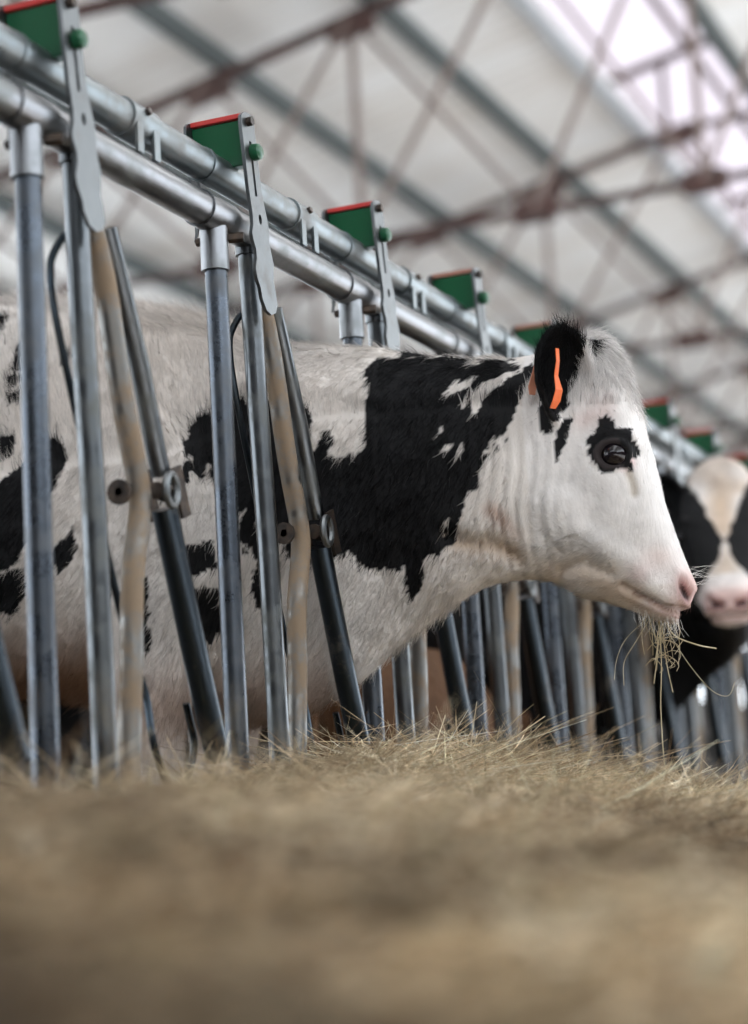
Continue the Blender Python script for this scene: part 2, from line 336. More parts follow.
# ------------------------------------------------------------------ cattle
def vnoise(p, s, seed=0):
    """smooth value noise of an (n,3) array"""
    q = p * s; i = np.floor(q).astype(np.int64); f = q - i; f = f * f * (3 - 2 * f); out = 0
    def h(a):
        n = (a[:, 0] * 374761393 + a[:, 1] * 668265263 + a[:, 2] * 2147483647 + seed * 974634777) & 0xffffffff
        n = ((n ^ (n >> 13)) * 1274126177) & 0xffffffff
        return ((n ^ (n >> 16)) & 0xffff) / 65535.
    for dx in (0, 1):
        for dy in (0, 1):
            for dz in (0, 1):
                wgt = (f[:, 0] if dx else 1 - f[:, 0]) * (f[:, 1] if dy else 1 - f[:, 1]) * (f[:, 2] if dz else 1 - f[:, 2])
                out = out + wgt * h(i + np.array([dx, dy, dz]))
    return out * 2 - 1
def inpoly(px, py, poly):
    ins = np.zeros(len(px), bool); n = len(poly)
    for i in range(n):
        x0, y0 = poly[i]; x1, y1 = poly[(i+1) % n]
        if y0 == y1: continue
        c = ((y0 > py) != (y1 > py)) & (px < (x1 - x0) * (py - y0) / (y1 - y0) + x0); ins ^= c
    return ins
def catmull(A, k):
    A = np.array(A, float); A = np.vstack([2*A[0]-A[1], A, 2*A[-1]-A[-2]]); out = []
    for i in range(1, len(A) - 2):
        a, b, c, d = A[i-1:i+3]
        for j in range(k):
            t = j / k; out.append(.5 * ((2*b) + (c-a)*t + (2*a-5*b+4*c-d)*t*t + (3*b-a-3*c+d)*t**3))
    out.append(A[-2]); return np.array(out)
def loft(mb, secs, n=44, k=5, lat=0.):
    """secs: (top s, top z, bottom s, bottom z, half width, where widest 0 top..1 bottom, squareness top, squareness bottom)"""
    S = catmull(secs, k); rings = []
    for ts, tz, bs, bz, wd, p, et, eb in S:
        for i in range(n):
            a = 2 * math.pi * i / n; c, s = math.cos(a), math.sin(a); e = et if c > 0 else eb
            v = (abs(c) ** (2 / e)) * (1 if c > 0 else -1); l = (abs(s) ** (2 / e)) * (1 if s > 0 else -1) * wd
            q = p * (1 - v) if c > 0 else p + (1 - p) * (-v)
            rings.append((ts + (bs - ts) * q, lat + l, tz + (bz - tz) * q))
    m = len(S); fs = [(i*n+j, i*n+(j+1) % n, (i+1)*n+(j+1) % n, (i+1)*n+j) for i in range(m-1) for j in range(n)]
    fs += [tuple(range(n-1, -1, -1)), tuple((m-1)*n+j for j in range(n))]
    mb.add(rings, fs)
def limb(mb, pts, n=20, k=4):
    """pts: (s, l, z, radius along s, radius along l)"""
    S = catmull(pts, k); vs = []
    for s, l, z, rs, rl in S:
        for i in range(n):
            a = 2 * math.pi * i / n; vs.append((s + rs * math.cos(a), l + rl * math.sin(a), z))
    m = len(S); fs = [(i*n+j, i*n+(j+1) % n, (i+1)*n+(j+1) % n, (i+1)*n+j) for i in range(m-1) for j in range(n)]
    fs += [tuple(range(n-1, -1, -1)), tuple((m-1)*n+j for j in range(n))]
    mb.add(vs, fs)
BODY = [(-1.70, 1.16, -1.71, 1.00, .07, .5, 2, 2), (-1.66, 1.24, -1.66, .86, .17, .4, 2.2, 2), (-1.52, 1.29, -1.50, .74, .25, .4, 2.3, 2), (-1.30, 1.31, -1.28, .68, .275, .45, 2.3, 2.1),
        (-1.0, 1.305, -1.0, .625, .285, .52, 2.1, 2.2), (-.80, 1.305, -.80, .62, .275, .55, 2, 2.2), (-.623, 1.311, -.648, .625, .25, .56, 1.9, 2.1), (-.422, 1.285, -.433, .588, .215, .55, 1.75, 2),
        (-.25, 1.234, -.239, .540, .175, .52, 1.75, 1.9), (-.104, 1.171, -.104, .539, .128, .45, 1.8, 1.6), (.02, 1.141, .003, .577, .088, .36, 1.9, 1.35), (.139, 1.113, .092, .641, .084, .38, 1.9, 1.4),
        (.224, 1.093, .178, .697, .086, .42, 2, 1.8), (.309, 1.083, .244, .726, .088, .42, 2, 1.9), (.382, 1.091, .300, .732, .088, .40, 2.1, 2), (.434, 1.108, .351, .720, .090, .42, 2.3, 2), (.475, 1.072, .387, .696, .094, .42, 2.6, 2),
        (.496, .988, .417, .688, .096, .36, 3, 2), (.513, .898, .444, .678, .080, .34, 3, 2), (.529, .815, .465, .669, .062, .42, 2.6, 2), (.543, .764, .484, .660, .056, .48, 2.4, 2.1), (.555, .726, .502, .652, .056, .5, 2.3, 2.2), (.561, .700, .518, .650, .051, .5, 2.3, 2.2),
        (.552, .673, .530, .652, .028, .5, 2.2, 2.2)]
def ear(mb, side, base, A, O, length=.150, width=.043):
    A = Vector(A).normalized(); O = Vector(O); O = (O - A * O.dot(A)).normalized(); W = A.cross(O)
    f = lambda v: Vector((v.x, v.y * side, v.z))
    nu, nv = 14, 11; th = .0055; top = []; bot = []
    for i in range(nu):
        t = i / (nu - 1); wd = width * (.42 + 1.0 * math.sin(math.pi * min(t * .80 + .02, 1)) ** .75 * .75) * (1 - t ** 9 * .6)
        for j in range(nv):
            v = 2 * j / (nv - 1) - 1; ang = v * (1.75 - .75 * t)
            p = Vector(base) + A * (t * length) + W * (wd * math.sin(ang) / 1.0) + O * (wd * .8 * (1 - math.cos(ang)) - wd * .5)
            nrm = (W * math.sin(ang) * -1 + O * math.cos(ang)).normalized()
            top.append(f(p + nrm * th)); bot.append(f(p - nrm * th))
    vs = top + bot; N = nu * nv; fs = []
    for i in range(nu-1):
        for j in range(nv-1):
            a = i*nv+j; fs += [(a, a+1, a+nv+1, a+nv), (N+a, N+a+nv, N+a+nv+1, N+a+1)]
    for i in range(nu-1):
        for j in (0, nv-1): a = i*nv+j; fs.append((a, a+nv, N+a+nv, N+a) if j == 0 else (a, N+a, N+a+nv, a+nv))
    for j in range(nv-1): a = j; fs.append((a, N+a, N+a+1, a+1)); a = (nu-1)*nv+j; fs.append((a, a+1, N+a+1, N+a))
    mb.add(vs, fs)
EAR_A = (.06, -.52, .85); EAR_B = (.397, -.074, .962); EAR_O = (.62, -.75, -.2)
EYE = np.array([.463, .898])
def gauss(d2, r): return np.exp(-d2 / (2 * r * r))
def segdist(s, z, pts):
    best = np.full(len(s), 9.)
    for (x0, y0), (x1, y1) in zip(pts[:-1], pts[1:]):
        dx, dy = x1-x0, y1-y0; t = np.clip(((s-x0)*dx + (z-y0)*dy) / (dx*dx+dy*dy), 0, 1)
        best = np.minimum(best, np.hypot(s-x0-t*dx, z-y0-t*dy))
    return best
MOUTH = [(.458, .703), (.474, .692), (.498, .679), (.515, .666), (.532, .660), (.552, .664)]
def cow_mesh(voxel=.005, legs=True):
    mb = MB(); loft(mb, BODY)
    for sd in (-1, 1):
        # shoulder mass, foreleg, haunch, hind leg
        limb(mb, [(-.34, .12*sd, 1.10, .05, .03), (-.31, .150*sd, .98, .12, .05), (-.25, .145*sd, .80, .13, .065), (-.27, .13*sd, .66, .095, .06), (-.29, .125*sd, .53, .062, .05), (-.29, .125*sd, .42, .050, .044), (-.285, .125*sd, .35, .046, .043),
                  (-.285, .125*sd, .26, .031, .030), (-.29, .125*sd, .13, .031, .030), (-.28, .125*sd, .07, .045, .042), (-.265, .125*sd, .0, .055, .05)])
        limb(mb, [(-1.42, .16*sd, 1.12, .14, .06), (-1.42, .185*sd, .95, .19, .08), (-1.40, .18*sd, .80, .16, .075), (-1.42, .165*sd, .66, .10, .06), (-1.50, .15*sd, .54, .062, .045), (-1.57, .145*sd, .44, .050, .036), (-1.56, .145*sd, .36, .036, .032),
                  (-1.53, .145*sd, .20, .031, .03), (-1.52, .145*sd, .08, .042, .04), (-1.50, .145*sd, .0, .055, .05)])
        ear(mb, sd, EAR_B if sd < 0 else (EAR_B[0], EAR_B[1], EAR_B[2]), EAR_A, EAR_O)
        # brow, cheek and nostril wing
        limb(mb, [(.462, .074*sd, .948, .014, .008), (.468, .082*sd, .925, .034, .016), (.462, .083*sd, .905, .034, .018), (.455, .079*sd, .875, .030, .014), (.452, .072*sd, .85, .014, .008)], 16)
        limb(mb, [(.37, .060*sd, .90, .02, .01), (.385, .070*sd, .84, .05, .020), (.395, .064*sd, .79, .045, .014), (.405, .050*sd, .75, .02, .008)], 16)
    limb(mb, [(-1.71, 0, 1.18, .03, .03), (-1.75, 0, 1.10, .028, .028), (-1.77, 0, .9, .022, .022), (-1.77, 0, .7, .018, .018), (-1.77, 0, .55, .03, .03), (-1.77, 0, .42, .012, .012)], 12)
    o = mb.obj('tmp', None); r = o.modifiers.new('r', 'REMESH'); r.mode = 'VOXEL'; r.voxel_size = voxel; r.adaptivity = 0
    sm = o.modifiers.new('s', 'SMOOTH'); sm.factor = .5; sm.iterations = max(2, int(round(8 * .005 / voxel)))
    dg = bpy.context.evaluated_depsgraph_get(); me = bpy.data.meshes.new_from_object(o.evaluated_get(dg))
    bpy.data.objects.remove(o)
    n = len(me.vertices); co = np.empty(n * 3); me.vertices.foreach_get('co', co); co = co.reshape(-1, 3)
    no = np.empty(n * 3); me.vertex_normals.foreach_get('vector', no); no = no.reshape(-1, 3)
    s, l, z = co[:, 0], np.abs(co[:, 1]), co[:, 2]; side = np.sign(co[:, 1])
    notear = np.ones(n)
    d = np.zeros(n)
    head = (s > .22)
    # eye socket with lids
    latm = (l > .045) & head
    ex, ez = s - EYE[0], z - EYE[1]; rr = np.hypot(ex / 1.15, ez / .92)
    lsurf = l[(np.hypot(ex, ez) < .012) & latm].max() if ((np.hypot(ex, ez) < .012) & latm).any() else .08
    d += latm * (-.016 * gauss(rr**2, .011) + .0050 * np.exp(-((rr - .0215) / .0045)**2) - .0022 * np.exp(-((rr - .031) / .004)**2) + .0025 * np.exp(-((rr - .038) / .005)**2) * (ez > 0))
    # tear groove
    d -= latm * .005 * gauss(segdist(s, z, [(.478, .882), (.487, .862), (.49, .835)])**2, .005)
    # nostril
    nx, nz = s - .549, z - .692; a = math.radians(-12); u_, v_ = nx * math.cos(a) - nz * math.sin(a), nx * math.sin(a) + nz * math.cos(a)
    nr = np.hypot(u_ / .60, v_ / 1.5); nm = (l > .012) & (z < .76) & (s > .5)
    d += nm * (-.014 * gauss(nr**2, .0075) + .0035 * np.exp(-((nr - .017) / .005)**2))
    # mouth
    md = segdist(s, z, MOUTH); mm = (s > .44) & (z < .74)
    d -= mm * .010 * gauss(md**2, .0032)
    d += mm * .003 * gauss((segdist(s, z + .010, MOUTH))**2, .006)
    # throat folds
    k = gauss((s - .315)**2, .045) * gauss((z - .85)**2, .085) * (z < 1.02)
    d += head * k * .0022 * np.sin((s - .10 * (z - .85) + .004 * np.sin(z * 40)) * 2 * math.pi / .021)
    k2 = gauss((s - .285)**2, .03) * gauss((z - .80)**2, .035)
    d += head * k2 * .0022 * np.sin((s + .05 * z) * 2 * math.pi / .013)
    d -= .012 * gauss(segdist(s, z, [(.20, .80), (.235, .785), (.262, .785), (.29, .765)])**2, .010) * (l > .03)
    d -= .006 * gauss(segdist(s, z, [(.365, .735), (.40, .742), (.44, .722)])**2, .007) * (l > .02)   # jaw line
    d += .006 * gauss(segdist(s, z, [(.40, .79), (.44, .76), (.48, .73), (.50, .70)])**2, .012) * (l > .03)   # cheek
    # forehead swirl, shoulder muscles, ribs
    d += (s < .1) * (z > .5) * .004 * vnoise(co, 9) + .0015 * vnoise(co, 30, 3) * (z > .3)
    d += gauss((s + .155)**2, .02) * gauss((z - .85)**2, .12) * -.008 * (l > .05)
    co = co + no * d[:, None]
    me.vertices.foreach_set('co', co.ravel()); me.update()
    return me, lsurf
PAT = {
 'main':[(0.086,1.096),(0.087,1.035),(0.080,0.995),(0.081,0.949),(0.060,0.947),(0.040,0.929),(0.026,0.949),(0.034,0.979),(0.021,0.984),(0.010,0.957),(-0.009,0.950),(-0.001,1.021),(-0.013,1.027),(-0.025,1.001),(-0.043,1.038),(-0.067,1.054),(-0.089,1.036),(-0.113,1.050),(-0.121,1.045),(-0.155,1.040),(-0.164,1.041),(-0.196,1.001),(-0.189,0.972),(-0.179,0.950),(-0.208,0.913),(-0.222,0.887),(-0.208,0.882),(-0.158,0.940),(-0.145,0.922),(-0.129,0.888),(-0.121,0.863),(-0.097,0.884),(-0.103,0.853),(-0.122,0.815),(-0.095,0.803),(-0.081,0.794),(-0.069,0.833),(-0.034,0.782),(0.040,0.788),(0.055,0.770),(0.073,0.757),(0.108,0.760),(0.127,0.758),(0.128,0.724),(0.137,0.712),(0.154,0.749),(0.169,0.773),(0.189,0.793),(0.217,0.797),(0.225,0.824),(0.240,0.861),(0.255,0.882),(0.276,0.919),(0.300,0.955),(0.314,0.979),(0.330,0.993),(0.345,1.021),(0.365,1.045),(0.308,1.067),(0.203,1.096),(0.128,1.109)],
 'w1':[(0.207,1.025),(0.221,1.045),(0.264,1.049),(0.249,1.032),(0.226,1.026)],
 'w2':[(0.233,1.000),(0.243,1.014),(0.269,1.033),(0.298,1.048),(0.330,1.054),(0.313,1.037),(0.284,1.022),(0.270,1.006),(0.260,0.984),(0.247,0.979),(0.251,1.004)],
 'w3':[(0.197,0.960),(0.202,0.974),(0.208,0.975),(0.204,0.962)],
 'w4':[(0.201,0.929),(0.209,0.940),(0.221,0.940),(0.211,0.929)],
 'w5':[(0.221,0.919),(0.228,0.932),(0.237,0.940),(0.235,0.925)],
 'w6':[(0.261,0.919),(0.275,0.936),(0.289,0.953),(0.284,0.935),(0.271,0.918)],
 'w7':[(0.192,0.806),(0.198,0.824),(0.206,0.836),(0.203,0.817)],
 'w8':[(-0.089,0.842),(-0.083,0.866),(-0.064,0.873),(-0.062,0.847),(-0.078,0.833)],
 'w9':[(-0.089,0.757),(-0.083,0.798),(-0.059,0.805),(-0.064,0.778)],
 'e1':[(0.407,0.963),(0.401,0.940),(0.386,0.911),(0.375,0.895),(0.373,0.912),(0.379,0.939),(0.393,0.957)],
 'e2':[(0.426,0.924),(0.440,0.927),(0.447,0.956),(0.460,0.959),(0.470,0.950),(0.470,0.932),(0.479,0.937),(0.494,0.936),(0.494,0.917),(0.503,0.910),(0.498,0.894),(0.489,0.890),(0.491,0.872),(0.474,0.876),(0.459,0.869),(0.445,0.870),(0.439,0.883),(0.429,0.893)],
 'n1':[(0.295,0.959),(0.304,0.966),(0.313,0.983),(0.316,0.971),(0.305,0.953),(0.297,0.948)],
 'n2':[(0.285,0.927),(0.293,0.931),(0.294,0.920),(0.286,0.918)],
 'n3':[(0.303,0.939),(0.309,0.943),(0.310,0.935),(0.304,0.932)],
 'b0':[(-0.483,1.196),(-0.455,1.195),(-0.453,1.145),(-0.485,1.142)],
 'b1':[(-0.407,1.167),(-0.383,1.156),(-0.400,1.138)],
 'b2':[(-0.486,1.128),(-0.457,1.131),(-0.458,1.113),(-0.486,1.110)],
 'b3':[(-0.479,1.091),(-0.458,1.100),(-0.459,1.075),(-0.476,1.074)],
 'b4':[(-0.490,1.018),(-0.454,1.022),(-0.462,0.990),(-0.491,0.981)],
 'b5':[(-0.493,0.921),(-0.456,0.959),(-0.414,0.989),(-0.398,1.007),(-0.370,0.979),(-0.388,0.933),(-0.410,0.892),(-0.426,0.861),(-0.459,0.820),(-0.497,0.811)],
 'b6':[(-0.507,0.796),(-0.450,0.806),(-0.452,0.766),(-0.481,0.740),(-0.509,0.743)],
 'b7':[(-0.380,0.823),(-0.345,0.861),(-0.341,0.827),(-0.370,0.798)],
 'b8':[(-0.293,0.790),(-0.282,0.798),(-0.282,0.750),(-0.291,0.745)],
 'b9':[(-0.235,0.769),(-0.214,0.759),(-0.222,0.665),(-0.245,0.660)],
 'b10':[(-0.159,0.792),(-0.144,0.814),(-0.115,0.818),(-0.111,0.779),(-0.151,0.768)],
 'b11':[(-0.159,0.721),(-0.140,0.747),(-0.113,0.741),(-0.130,0.688),(-0.151,0.670)],
 'b12':[(-0.073,0.768),(-0.047,0.788),(-0.034,0.779),(-0.042,0.726),(-0.072,0.720)],
 'b13':[(-0.249,0.648),(-0.239,0.654),(-0.240,0.627),(-0.249,0.624)],
 'b14':[(-0.597,1.264),(-0.530,1.245),(-0.526,1.053),(-0.585,1.027)],
 'b15':[(-0.606,0.980),(-0.520,0.953),(-0.536,0.760),(-0.614,0.703)],
 'tear':[(0.477,0.876),(0.489,0.869),(0.498,0.845),(0.495,0.830),(0.488,0.838),(0.482,0.857)],
 'pinkeye':[(0.465,0.871),(0.481,0.879),(0.497,0.871),(0.488,0.857),(0.470,0.863)],
}
for _k in list(PAT):
    if _k[0] == 'b':
        _q = np.array(PAT[_k]); _m = _q.mean(0); _near = _m[0] > -.36
        PAT[_k] = [tuple(v) for v in (_m + (_q - _m) * (1.18 if _near else 1.08) + np.array([-.028 if _near else -.012, 0]))]
def pattern(p, kind):
    """0..1 black amount, and a tint index array for skin colours, from coat coordinates (s, l, z)"""
    s, l, z = p[:, 0].copy(), np.abs(p[:, 1]), p[:, 2].copy()
    n1 = vnoise(p, 55, 1); n2 = vnoise(p, 55, 2); n3 = vnoise(p, 160, 4)
    js = s + .004 * n1 + .003 * n3; jz = z + .006 * n2 + .005 * n3
    blk = np.zeros(len(s), bool)
    if kind == 'hero':
        ms = s + .010 * n1 + .004 * n3; mz_ = z + .014 * n2 + .006 * n3
        blk |= inpoly(ms, mz_, PAT['main'])
        for k, q in PAT.items():
            if k[0] in 'bn': blk |= inpoly(js, jz, q) & (p[:, 1] < .06)
        for k, q in PAT.items():
            if k[0] == 'w': blk &= ~inpoly(js, jz, q)
        sm_s = s + .0022 * n3; sm_z = z + .0022 * n1 + .0012 * n2
        near = p[:, 1] < -.02
        for k in ('e1', 'e2'): blk |= inpoly(sm_s, sm_z, PAT[k]) & (l > .04)
        # ears
        A = np.array(EAR_A) / np.linalg.norm(EAR_A); q = np.c_[s, -l, z] - np.array(EAR_B); t = q @ A
        # elliptical black root patch around the ear
        er = np.linalg.norm(q - np.outer(np.clip(t, 0, .2), A), axis=1)
        blk |= (t > .016) & (er < .09) & (l > .105)
        blk |= (l > .045) & (s > .375) & (z > .955) & (z < 1.088 + .008 * n1) & (s < .428 + (z - 1.04) * .54 + .007 * n2 + .004 * n3)
        blk |= (np.hypot((s - .366) / .8, (z - .965) / 1.7) < .016) & (l > .05)
        blk |= (s < -.9) & (vnoise(p, 3.2, 9) > .12)
        blk |= (z < .36) & (z > .27) & (s < -1)
    elif kind == 'blaze':
        blk |= (vnoise(p, 2.0, 21) > -.55)
        wl_ = np.interp(z, [.70, .75, .80, .85, .92, .99, 1.06, 1.12], [.2, .05, .015, .003, .028, .055, .085, .10])
        blk |= s > .15
        blk &= ~((l < wl_ + .006 * n1) & (s > .44))
        blk &= ~((z < .715 + .01 * n1) & (s > .46))
        blk &= ~((z < .40) & (vnoise(p, 3, 5) > -.3))
    elif kind == 'dark':
        blk |= vnoise(p, 1.6, 31) > -.62
        blk &= ~((z < .35))
    elif kind == 'brown':
        pass
    return blk
def coat_colors(p, kind, skin=True):
    blk = pattern(p, kind); n = len(p); s, l, z = p[:, 0], np.abs(p[:, 1]), p[:, 2]
    n1 = vnoise(p, 4, 8); n2 = vnoise(p, 22, 12)
    white = np.array([.66, .62, .585]); black = np.array([.006, .006, .0068]); c = np.tile(white, (n, 1))
    def mix(c, col, f): f = np.clip(f, 0, 1)[:, None]; return c * (1 - f) + np.array(col) * f
    if kind == 'brown': black = np.array([.20, .09, .035]); c = np.tile(np.array([.125, .062, .030]), (n, 1)); blk[:] = False
    else:
        c = mix(c, (.56, .46, .37), .22 * np.clip(n1 + .2, 0, 1) * (s < .3))                           # stained coat
        c = mix(c, (.67, .645, .63), (.8 * (s > .33)) * (z > .7))                                            # cleaner face
        c = mix(c, (.30, .165, .095), gauss((z - .62)**2, .055) * (s < -.36) * .95 * (l < .26))     # dirty belly
        c = mix(c, (.36, .20, .12), gauss((z - .56)**2, .05) * (s > -.33) * (s < -.02) * .55)
        c = mix(c, (.42, .30, .20), gauss(segdist(s, z, [(.20, .795), (.235, .783), (.262, .783), (.30, .765)])**2, .010) * .75)
        c = mix(c, (.40, .24, .17), gauss(segdist(s, z, [(.268, .835), (.285, .82), (.305, .80)])**2, .008) * .7 * np.clip(.6 + n2, 0, 1))
        c = mix(c, (.52, .40, .29), gauss(segdist(s, z, [(.35, .735), (.40, .73), (.44, .705), (.47, .69)])**2, .016) * .6)
        # muzzle skin
        mz = gauss(segdist(s, z, [(.56, .70), (.55, .675)])**2, .018)
        c = mix(c, (.55, .39, .36), mz * 1.0)
        c = mix(c, (.56, .42, .38), gauss((s - .515)**2 + (z - .745)**2, .020) * .55 * np.clip(.7 + n2, 0, 1))
        c = mix(c, (.56, .40, .40), gauss((s - .485)**2 + (z - .718)**2, .010) * .45)
        c = mix(c, (.46, .30, .27), gauss(segdist(s, z + .006, MOUTH)**2, .0055) * (s > .492) * .7)
        c = mix(c, (.20, .12, .09), gauss(segdist(s, z, MOUTH)**2, .0030) * (s > .47) * 1.0)
        c = mix(c, (.34, .23, .16), gauss(segdist(s, z, [(.458, .700), (.475, .680), (.492, .664)])**2, .007) * .55)
        nx, nz = s - .5485, z - .690; a = math.radians(-12); u_, v_ = nx * math.cos(a) - nz * math.sin(a), nx * math.sin(a) + nz * math.cos(a)
        nr = np.hypot(u_ / .58, v_ / 1.5); nm = (l > .012) & (z < .76) & (s > .5)
        c = mix(c, (.42, .20, .19), nm * gauss(nr**2, .0085) * 1.2); c = mix(c, (.03, .012, .012), nm * gauss(np.hypot((u_ + .003) / .5, (v_ + .002) / 1.5)**2, .0058) * 1.5)
        # pink corner of the eye, tear stain, inside of the ear
        c = mix(c, (.62, .36, .36), gauss((s - .482)**2 + (z - .884)**2, .0075) * (l > .04))
        c = mix(c, (.30, .24, .16), gauss(segdist(s, z, [(.484, .868), (.489, .852), (.489, .838)])**2, .0045) * .6 * (l > .035))
        c = mix(c, (.60, .40, .37), gauss(segdist(s, z, [(.425, .955), (.455, .965)])**2, .012) * .35 * (l > .04))
    if kind == 'blaze': c = mix(c, (.50, .38, .28), np.clip(.45 + .6 * vnoise(p, 18, 90), 0, 1) * (z > .76))
    c *= (1 + .10 * n2 + .08 * vnoise(p, 80, 14))[:, None]
    bc = np.tile(black, (n, 1)) * (1 + .3 * n2)[:, None]
    c = np.where(blk[:, None], bc, c)
    if kind == 'hero':
        rr = np.hypot((s - EYE[0]) / 1.15, (z - EYE[1]) / .92); c = mix(c, (.035, .028, .028), (rr < .026) * (l > .045) * .9 * (s < .476))
    if kind != 'brown': c = mix(c, (.05, .04, .035), ((z < .075)) * .9)
    return np.clip(c, 0, 1), blk
def bender(psi, L, s0=0.):
    a = psi / L
    def f(p, vec=None):
        s = p[:, 0] - s0; l = p[:, 1]; ang = np.clip(s, 0, L) * a
        X = np.where(s < 0, s, np.sin(ang) / a + np.clip(s - L, 0, None) * np.cos(psi)) + s0
        Y = np.where(s < 0, 0, (1 - np.cos(ang)) / a + np.clip(s - L, 0, None) * np.sin(psi))
        out = np.c_[X - l * np.sin(ang), Y + l * np.cos(ang), p[:, 2]]
        if vec is None: return out
        return out, np.c_[vec[:, 0] * np.cos(ang) - vec[:, 1] * np.sin(ang), vec[:, 0] * np.sin(ang) + vec[:, 1] * np.cos(ang), vec[:, 2]]
    return f
def set_colors(me, c):
    at = me.color_attributes.new('coat', 'FLOAT_COLOR', 'POINT'); at.data.foreach_set('color', np.c_[c, np.ones(len(c))].ravel())
def coat_mat(name, rough=.75, bump=True, trans=0):
    m = bpy.data.materials.new(name); m.use_nodes = True; nt = m.node_tree; b = nt.nodes['Principled BSDF']
    a = nt.nodes.new('ShaderNodeAttribute'); a.attribute_name = 'coat'; nt.links.new(a.outputs['Color'], b.inputs['Base Color'])
    b.inputs['Roughness'].default_value = rough; b.inputs['Specular IOR Level'].default_value = .22
    if bump:
        tc = nt.nodes.new('ShaderNodeTexCoord'); mp = nt.nodes.new('ShaderNodeMapping'); mp.inputs['Scale'].default_value = (.35, 1, .22)
        mp.inputs['Rotation'].default_value = (0, .35, 0)
        n = nt.nodes.new('ShaderNodeTexNoise'); n.inputs['Scale'].default_value = 260; n.inputs['Detail'].default_value = 4
        nt.links.new(tc.outputs['Object'], mp.inputs[0]); nt.links.new(mp.outputs[0], n.inputs['Vector'])
        bp = nt.nodes.new('ShaderNodeBump'); bp.inputs['Strength'].default_value = .5; bp.inputs['Distance'].default_value = .004
        nt.links.new(n.outputs['Fac'], bp.inputs['Height']); nt.links.new(bp.outputs[0], b.inputs['Normal'])
    return m
SKINM = coat_mat('short_coat'); HAIRM = coat_mat('coat_hair', .62, False); _n = HAIRM.node_tree
_b = _n.nodes['Principled BSDF']; _b.inputs['Specular IOR Level'].default_value = .12; _t = _n.nodes.new('ShaderNodeBsdfTranslucent'); _m = _n.nodes.new('ShaderNodeMixShader'); _m.inputs[0].default_value = .30
_a = [q for q in _n.nodes if q.type == 'ATTRIBUTE'][0]; _n.links.new(_a.outputs['Color'], _t.inputs[0]); _n.links.new(_b.outputs[0], _m.inputs[1]); _n.links.new(_t.outputs[0], _m.inputs[2]); _n.links.new(_m.outputs[0], _n.nodes['Material Output'].inputs[0])
EYEM = mat('wet_dark_eye', (.008, .006, .008), .05, 0, None, None, .45)
BLUEM = mat('eye_rim', (.30, .25, .26), .25)
ORANGE = mat('orange_ear_tag', (.72, .13, .02), .45)
def unitv(v): return v / (np.linalg.norm(v, axis=1, keepdims=True) + 1e-12)
def hair_strands(P, N, D, length, width, rng, curl=.15):
    """curved tapered ribbons, 3 segments; returns verts, quads, root index per vert, normals"""
    n = len(P); K = 4; t = np.linspace(0, 1, K); vs = np.empty((n, K, 2, 3)); side = unitv(np.cross(D, N) + .5 * rng.normal(size=(n, 3)))
    bend = rng.normal(size=(n, 3)) * curl
    for i in range(K):
        c = P + (D * t[i] + bend * (t[i]**2)[None] if False else D * t[i] + bend * t[i]**2) * length[:, None] - N * (.30 * length * t[i]**2)[:, None]
        wd = (width * (1 - .8 * t[i]))[:, None] * .5
        vs[:, i, 0] = c - side * wd; vs[:, i, 1] = c + side * wd
    idx = (np.arange(n) * K * 2)[:, None]; q = []
    for i in range(K-1): q.append(idx + np.array([2*i, 2*i+1, 2*i+3, 2*i+2])[None])
    return vs.reshape(-1, 3), np.stack(q, 1).reshape(-1, 4), K * 2
def fast_mesh(name, v, q, col=None, attr='coat', normals=None):
    me = bpy.data.meshes.new(name); me.vertices.add(len(v)); me.vertices.foreach_set('co', v.ravel())
    me.loops.add(q.size); me.loops.foreach_set('vertex_index', q.ravel().astype(np.int32))
    me.polygons.add(len(q)); me.polygons.foreach_set('loop_start', np.arange(0, q.size, q.shape[1], dtype=np.int32))
    me.polygons.foreach_set('use_smooth', np.ones(len(q), bool)); me.update(calc_edges=True)
    if col is not None:
        at = me.color_attributes.new(attr, 'FLOAT_COLOR', 'POINT'); at.data.foreach_set('color', np.c_[col, np.ones(len(col))].ravel())
    if normals is not None: me.normals_split_custom_set_from_vertices(normals.astype(np.float32))
    return me
